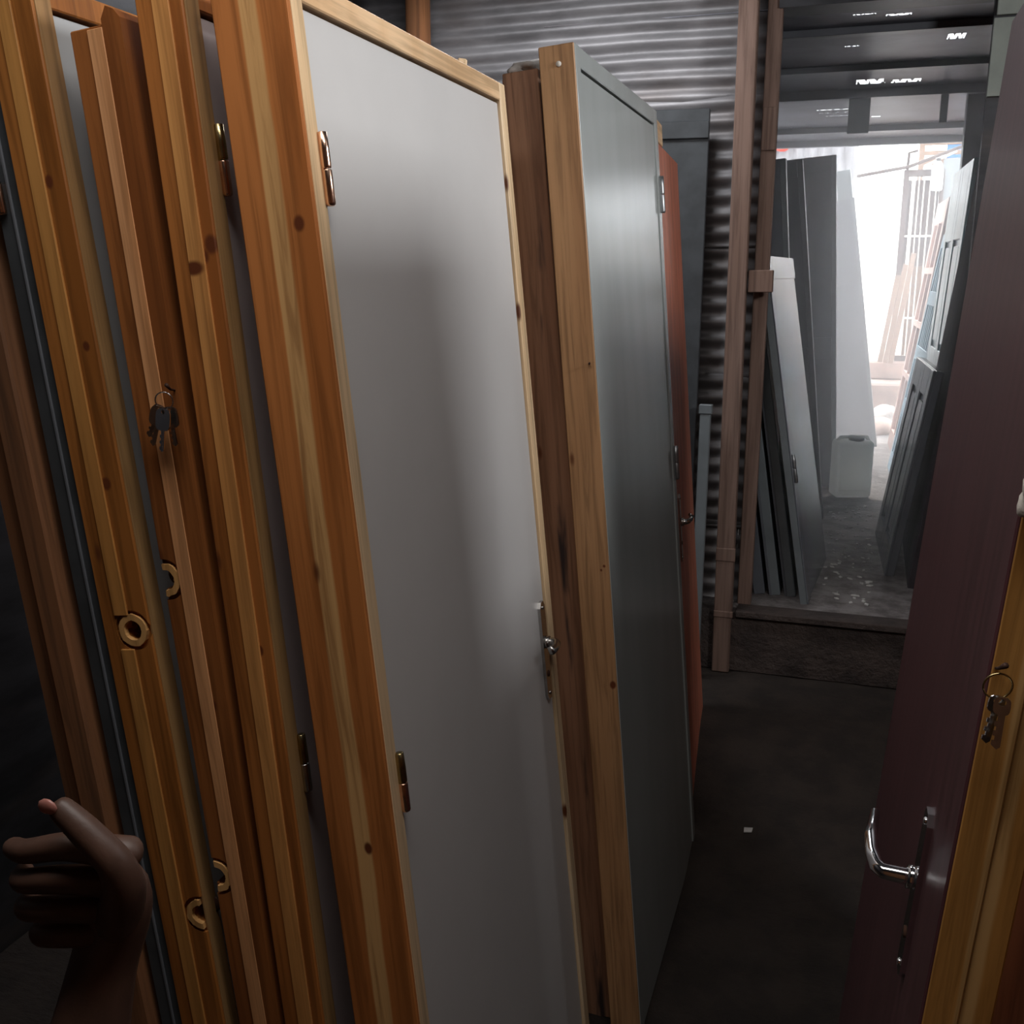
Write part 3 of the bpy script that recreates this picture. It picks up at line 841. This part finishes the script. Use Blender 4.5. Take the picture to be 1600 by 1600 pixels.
for z0, z1 in ((0, 0.15), (0.62, 0.67), (1.05, 1.1), (1.48, 1.53), (Lp - 0.18, Lp)):
    for y0, y1 in ((0.12, 0.42), (0.47, 0.80)):
        box('rail', 0, 0.05, y0, y1, z0, z1, M['pink_pale'], r3, 0.003)

# ------------------------------------------------------------------ the yard outside
struct(box('floor_yard', -6, 6, 11.4, 18, -0.2, 0.28, M['yard'], bevel=0))
struct(box('wall_yard', -6, 6, 17.9, 18.1, 0.2, 3.0, M['limewash'], bevel=0))
st = thing('concrete_steps', 'two rough brown concrete steps in the sunlit yard', 'steps', (0, 11.45, 0.28))
box('step', -1.2, 1.6, 0.0, 0.7, 0.0, 0.36, M['concrete_brown'], st, 0.02)
box('step', -1.2, 1.6, 0.45, 1.6, 0.36, 0.56, M['concrete_brown'], st, 0.02)
hp = lump('rubble_heap', M['concrete_brown'], None, (0.24, 10.35, 0.33), (0.2, 0.28, 0.12), 3, 0.3)
tag(hp, 'low heap of earth and rubble before the steps', 'heap')
sk = lump('sack', M['rag'], None, (0.40, 10.75, 0.40), (0.12, 0.10, 0.10), 8, 0.35)
tag(sk, 'crumpled white sack lying on the rubble heap', 'sack')
bt = thing('paint_tin', 'small pale tin standing on the rubble heap', 'tin', (0.20, 10.5, 0.42))
tube('body', [(0, 0, 0), (0, 0, 0.13)], 0.035, M['gate_white'], bt, 16)
tube('lid', [(0, 0, 0.125), (0, 0, 0.145)], 0.039, M['limewash'], bt, 16)
# iron gate
gt = thing('iron_gate', 'tall rusty iron gate with thin white bars standing in the yard', 'gate', (0.42, 11.95, 0.842), (0, 0, 0))
GH = 1.98
for x0, x1 in ((0, 0.055), (0.36, 0.40)):
    box('post', x0, x1, 0, 0.05, 0, GH, M['gate_iron'], gt, 0.003)
box('rail', 0.055, 0.36, 0, 0.05, GH - 0.07, GH, M['gate_iron'], gt, 0.003)
box('rail', 0.055, 0.36, 0, 0.03, 0.0, 0.06, M['gate_iron'], gt, 0.003)
for z in (0.45, 1.3):
    box('rail', 0.055, 0.36, -0.01, 0.01, z, z + 0.02, M['gate_white'], gt, 0.002)
for x, w in ((0.085, 0.035), (0.15, 0.012), (0.2, 0.012), (0.26, 0.012), (0.32, 0.012)):
    box('bar', x, x + w, -0.008, 0.008, 0.06, GH - 0.07, M['gate_white'], gt, 0.002)
box('sheet', 0.12, 0.36, 0.052, 0.06, 0.06, 1.0, M['timber_far'], gt, 0.002)
box('sheet', 0.055, 0.36, 0.062, 0.07, 0.9, GH - 0.1, M['gate_iron'], gt, 0.002)
tube('arm', [(0.03, 0.02, GH), (0.035, 0.02, GH + 0.17), (0.12, 0.02, GH + 0.19)], 0.015, M['gate_iron'], gt, 8)
tp = tube('horizontal_pole', [(-0.2, 11.88, 2.74), (0.46, 11.92, 2.85), (0.98, 12.02, 3.05)], 0.018, M['gate_iron'], None, 10)
tag(tp, 'thin horizontal pole crossing the bright opening', 'pole')
bd = thing('brown_board', 'weathered brown boards leaning against the iron gate', 'board', (0.30, 11.8, 0.84), (0, math.radians(7), 0))
for i in range(3):
    box('board', i * 0.055, i * 0.055 + 0.052, 0.0, 0.02 + 0.004 * i, 0, 0.92 + 0.12 * i, M['timber_far'], bd, 0.003)
# timber shack and hanging things up right
sh = thing('timber_shack', 'weathered timber rack with stacked boards at the back of the yard', 'rack', (0.62, 13.4, 0.28))
for x in (0.0, 0.62):
    box('post', x, x + 0.06, 0, 0.06, 0, 3.6, M['timber_far'], sh, 0.003)
for k, z in enumerate((2.62, 2.72, 2.83, 2.94)):
    box('board', 0.06, 0.62, 0.0, 0.05, z, z + (0.07 if k % 2 else 0.045), M['timber_far'], sh, 0.003)
tube('stick', [(0.06, -0.03, 2.70), (0.4, -0.05, 2.86)], 0.014, M['gate_white'], sh, 8)
bo = thing('plastic_bottle', 'milky plastic bottle hanging by its neck beside the iron gate', 'bottle', (0.74, 11.86, 2.60), (0, 0, 0))
tube('body', [(0, 0, 0), (0, 0, 0.02), (0, 0, 0.20), (0, 0, 0.26), (0, 0, 0.29)], [0.05, 0.06, 0.06, 0.045, 0.022], M['bottle'], bo, 16)
tube('cap', [(0, 0, 0.285), (0, 0, 0.32)], 0.024, M['lid'], bo, 12)
tube('string', [(0, 0, 0.31), (0.0, 0.04, 0.37), (0.0, 0.14, 0.395)], 0.003, M['gate_iron'], bo, 6)
gb = thing('grey_sheet', 'upright grey sheet standing right of the hanging bottle', 'sheet', (0.80, 12.02, 0.84))
box('sheet', 0.0, 0.17, 0.0, 0.02, 0, 2.09, M['slate_light'], gb, 0.003)
box('batten', 0.0, 0.02, -0.01, 0.0, 0, 2.0, M['slate_light'], gb, 0.003)
tarp = thing('blue_tarpaulin', 'bright blue tarpaulin visible above the grey sheet', 'tarpaulin', (0.97, 14.2, 0.28))
corrugated('tarpaulin', M['blue_tarp'], tarp, 3.4, 0.6, 0.2, 0.02, 'z', loc=(0, 0, 0), wob=0.004)
fe = thing('tin_fence', 'pale corrugated tin fence seen above the slate doors', 'fence', (-2.2, 10.3, 0.28))
for i in range(3):
    corrugated('tin_sheet', M['fence_tin'], fe, 2.95 - 0.04 * (i % 2), 0.74, 0.12, 0.018, 'z', loc=(i * 0.71, 0.01 * (i % 2), 0), wob=0.006)
rc = lump('red_cloth', M['red_cloth'], None, (-0.72, 10.24, 2.90), (0.06, 0.03, 0.05), 4, 0.4, 2)
tag(rc, 'small red cloth caught on the pale tin fence', 'cloth')

# scattered litter on the ground of the back room
bm = bmesh.new()
rn = random.Random(3)
for i in range(90):
    x, y, a, s_ = rn.uniform(-0.05, 0.2), rn.uniform(4.7, 6.9), rn.uniform(0, 3), rn.uniform(0.006, 0.02)
    c, q = math.cos(a) * s_, math.sin(a) * s_
    b_prism(bm, [(x + c, y + q), (x - q * 0.5, y + c * 0.5), (x - c, y - q), (x + q * 0.6, y - c * 0.6)], Z2 + 0.001, Z2 + 0.006, 'z')
lt = finish('litter', bm, M['litter'])
lt['kind'] = 'stuff'
tag(lt, 'pale wood chips and litter scattered on the back room ground', 'litter')
pc = prism('paper_scrap', [(-0.012, -0.02), (0.014, -0.012), (0.016, 0.018), (-0.014, 0.014)], 0.001, 0.004, M['litter'], None, axis='z', loc=(-0.22, 3.35, floor_z(3.35)))
tag(pc, 'tiny pale paper scrap on the dark earth floor', 'paper')
wi = tube('wire', [(0.02, 2.23, -0.212), (-0.01, 2.28, -0.212), (-0.06, 2.3, -0.212), (-0.1, 2.29, -0.212)], 0.003, M['nickel'], None, 6)
tag(wi, 'short bent wire lying on the dark floor near the maroon door', 'wire')

# ------------------------------------------------------------------ person at the left whose hand reaches into view
def skin_mesh(name, verts, edges, radii, mat, parent, sub=2):
    me = bpy.data.meshes.new(name)
    me.from_pydata([Vector(v) for v in verts], edges, [])
    o = bpy.data.objects.new(name, me)
    link(o, parent)
    o.modifiers.new('skin', 'SKIN')
    sv = me.skin_vertices[0].data
    for k, r in enumerate(radii):
        sv[k].radius = r if isinstance(r, tuple) else (r, r)
        sv[k].use_root = not any(e[1] == k for e in edges)
    sb = o.modifiers.new('sub', 'SUBSURF')
    sb.levels = sb.render_levels = sub
    bpy.context.view_layer.update()
    dg = bpy.context.evaluated_depsgraph_get()
    new = bpy.data.meshes.new_from_object(o.evaluated_get(dg))
    o.modifiers.clear()
    o.data = new
    bpy.data.meshes.remove(me)
    new.materials.clear()
    new.materials.append(mat)
    for p in new.polygons:
        p.use_smooth = True
    return o

pe = thing('person', 'person in dark clothes at the left edge, raising a hand with curled fingers', 'person', (0, 0, 0))
V, E_, RR = [], [], []
def chain(start, pts, rads):
    prev = start
    for p, r in zip(pts, rads):
        V.append(p)
        RR.append(r)
        if prev is not None:
            E_.append((prev, len(V) - 1))
        prev = len(V) - 1
    return prev
px, py, pz = -0.95, 0.12, -EXT
pel = chain(None, [(px, py, pz + 0.95)], [0.13])
chest = chain(pel, [(px, py, pz + 1.10), (px + 0.01, py, pz + 1.32)], [0.125, 0.14])
neck = chain(chest, [(px + 0.01, py + 0.01, pz + 1.46)], [0.06])
chain(neck, [(px + 0.02, py + 0.02, pz + 1.54), (px + 0.03, py + 0.04, pz + 1.63), (px + 0.02, py + 0.03, pz + 1.70)], [0.06, 0.088, 0.07])
for sx in (-1, 1):
    chain(pel, [(px + sx * 0.09, py, pz + 0.86), (px + sx * 0.10, py + 0.02, pz + 0.47), (px + sx * 0.10, py, pz + 0.09), (px + sx * 0.105, py + 0.13, pz + 0.035)], [0.085, 0.06, 0.042, 0.035])
chain(chest, [(px - 0.17, py, pz + 1.40), (px - 0.21, py + 0.02, pz + 1.12), (px - 0.20, py + 0.08, pz + 0.88), (px - 0.19, py + 0.12, pz + 0.78)], [0.06, 0.045, 0.034, 0.032])
wrist = chain(chest, [(px + 0.16, py + 0.01, pz + 1.40), (-0.68, 0.29, 1.03), (-0.575, 0.47, 0.985), (-0.545, 0.56, 1.13), (-0.54, 0.592, 1.215)], [0.06, 0.05, 0.043, 0.036, (0.030, 0.024)])
palm = chain(wrist, [(-0.524, 0.596, 1.258), (-0.516, 0.596, 1.300)], [(0.036, 0.024), (0.026, 0.020)])
for kn, tip in (((-0.500, 0.590, 1.312), ((-0.553, 0.574, 1.318), (-0.592, 0.572, 1.306), (-0.618, 0.584, 1.300))),
                ((-0.503, 0.588, 1.288), ((-0.560, 0.568, 1.291), (-0.598, 0.570, 1.280), (-0.612, 0.592, 1.276))),
                ((-0.508, 0.588, 1.264), ((-0.562, 0.568, 1.265), (-0.598, 0.570, 1.255), (-0.606, 0.592, 1.253))),
                ((-0.518, 0.590, 1.242), ((-0.562, 0.572, 1.240), (-0.590, 0.574, 1.231), (-0.596, 0.590, 1.230)))):
    chain(None, [(-0.528, 0.596, kn[2] - 0.012), kn, *tip], [0.014, 0.0145, 0.0118, 0.0105, 0.0088])
chain(None, [(-0.525, 0.586, 1.238), (-0.500, 0.576, 1.290), (-0.497, 0.566, 1.318), (-0.526, 0.563, 1.346), (-0.548, 0.563, 1.362)], [0.018, 0.019, 0.0145, 0.0125, 0.0098])
skin_mesh('body', V, E_, RR, M['skin'], pe)
lump('thumb_nail', M['nail'], pe, (-0.546, 0.5545, 1.3625), (0.0085, 0.003, 0.0068), 2, 0.05, 2)
def sub_skin(name, chains, mat):
    V.clear()
    E_.clear()
    RR.clear()
    root = chain(None, *chains[0])
    first = 0
    for at, pts, rads in chains[1:]:
        chain(at, pts, rads)
    return skin_mesh(name, list(V), list(E_), list(RR), mat, pe)
sub_skin('shirt', [([(px, py, pz + 0.90), (px, py, pz + 1.10), (px + 0.01, py, pz + 1.34), (px + 0.01, py + 0.01, pz + 1.45)], [0.15, 0.15, 0.165, 0.075]),
                   (2, [(px - 0.17, py, pz + 1.40), (px - 0.21, py + 0.02, pz + 1.13)], [0.075, 0.064]),
                   (2, [(px + 0.16, py + 0.01, pz + 1.40), (px + 0.235, py + 0.12, pz + 1.30)], [0.075, 0.064])], M['shirt'])
sub_skin('trousers', [([(px, py, pz + 0.97)], [0.148])] + [(0, [(px + sx * 0.09, py, pz + 0.86), (px + sx * 0.10, py + 0.02, pz + 0.47), (px + sx * 0.10, py, pz + 0.10)], [0.10, 0.078, 0.064]) for sx in (-1, 1)], M['trousers'])

# ------------------------------------------------------------------ haze volume added in the back room to imitate lens veil
hz = NT('veil_air')
hz.t.nodes.remove(hz.b)
vs = hz.n('ShaderNodeVolumeScatter', Color=(0.95, 0.96, 1.0, 1), Density=HAZE, Anisotropy=0.5)
hz.t.links.new(vs.outputs[0], [n for n in hz.t.nodes if n.type == 'OUTPUT_MATERIAL'][0].inputs['Volume'])
ho = box('veil_haze', -1.28, 1.28, 4.72, 9.0, 0.30, 2.70, hz.m, bevel=0)
ho['kind'] = 'stuff'
tag(ho, 'thin bluish haze added in the back room to imitate lens veil', 'haze')
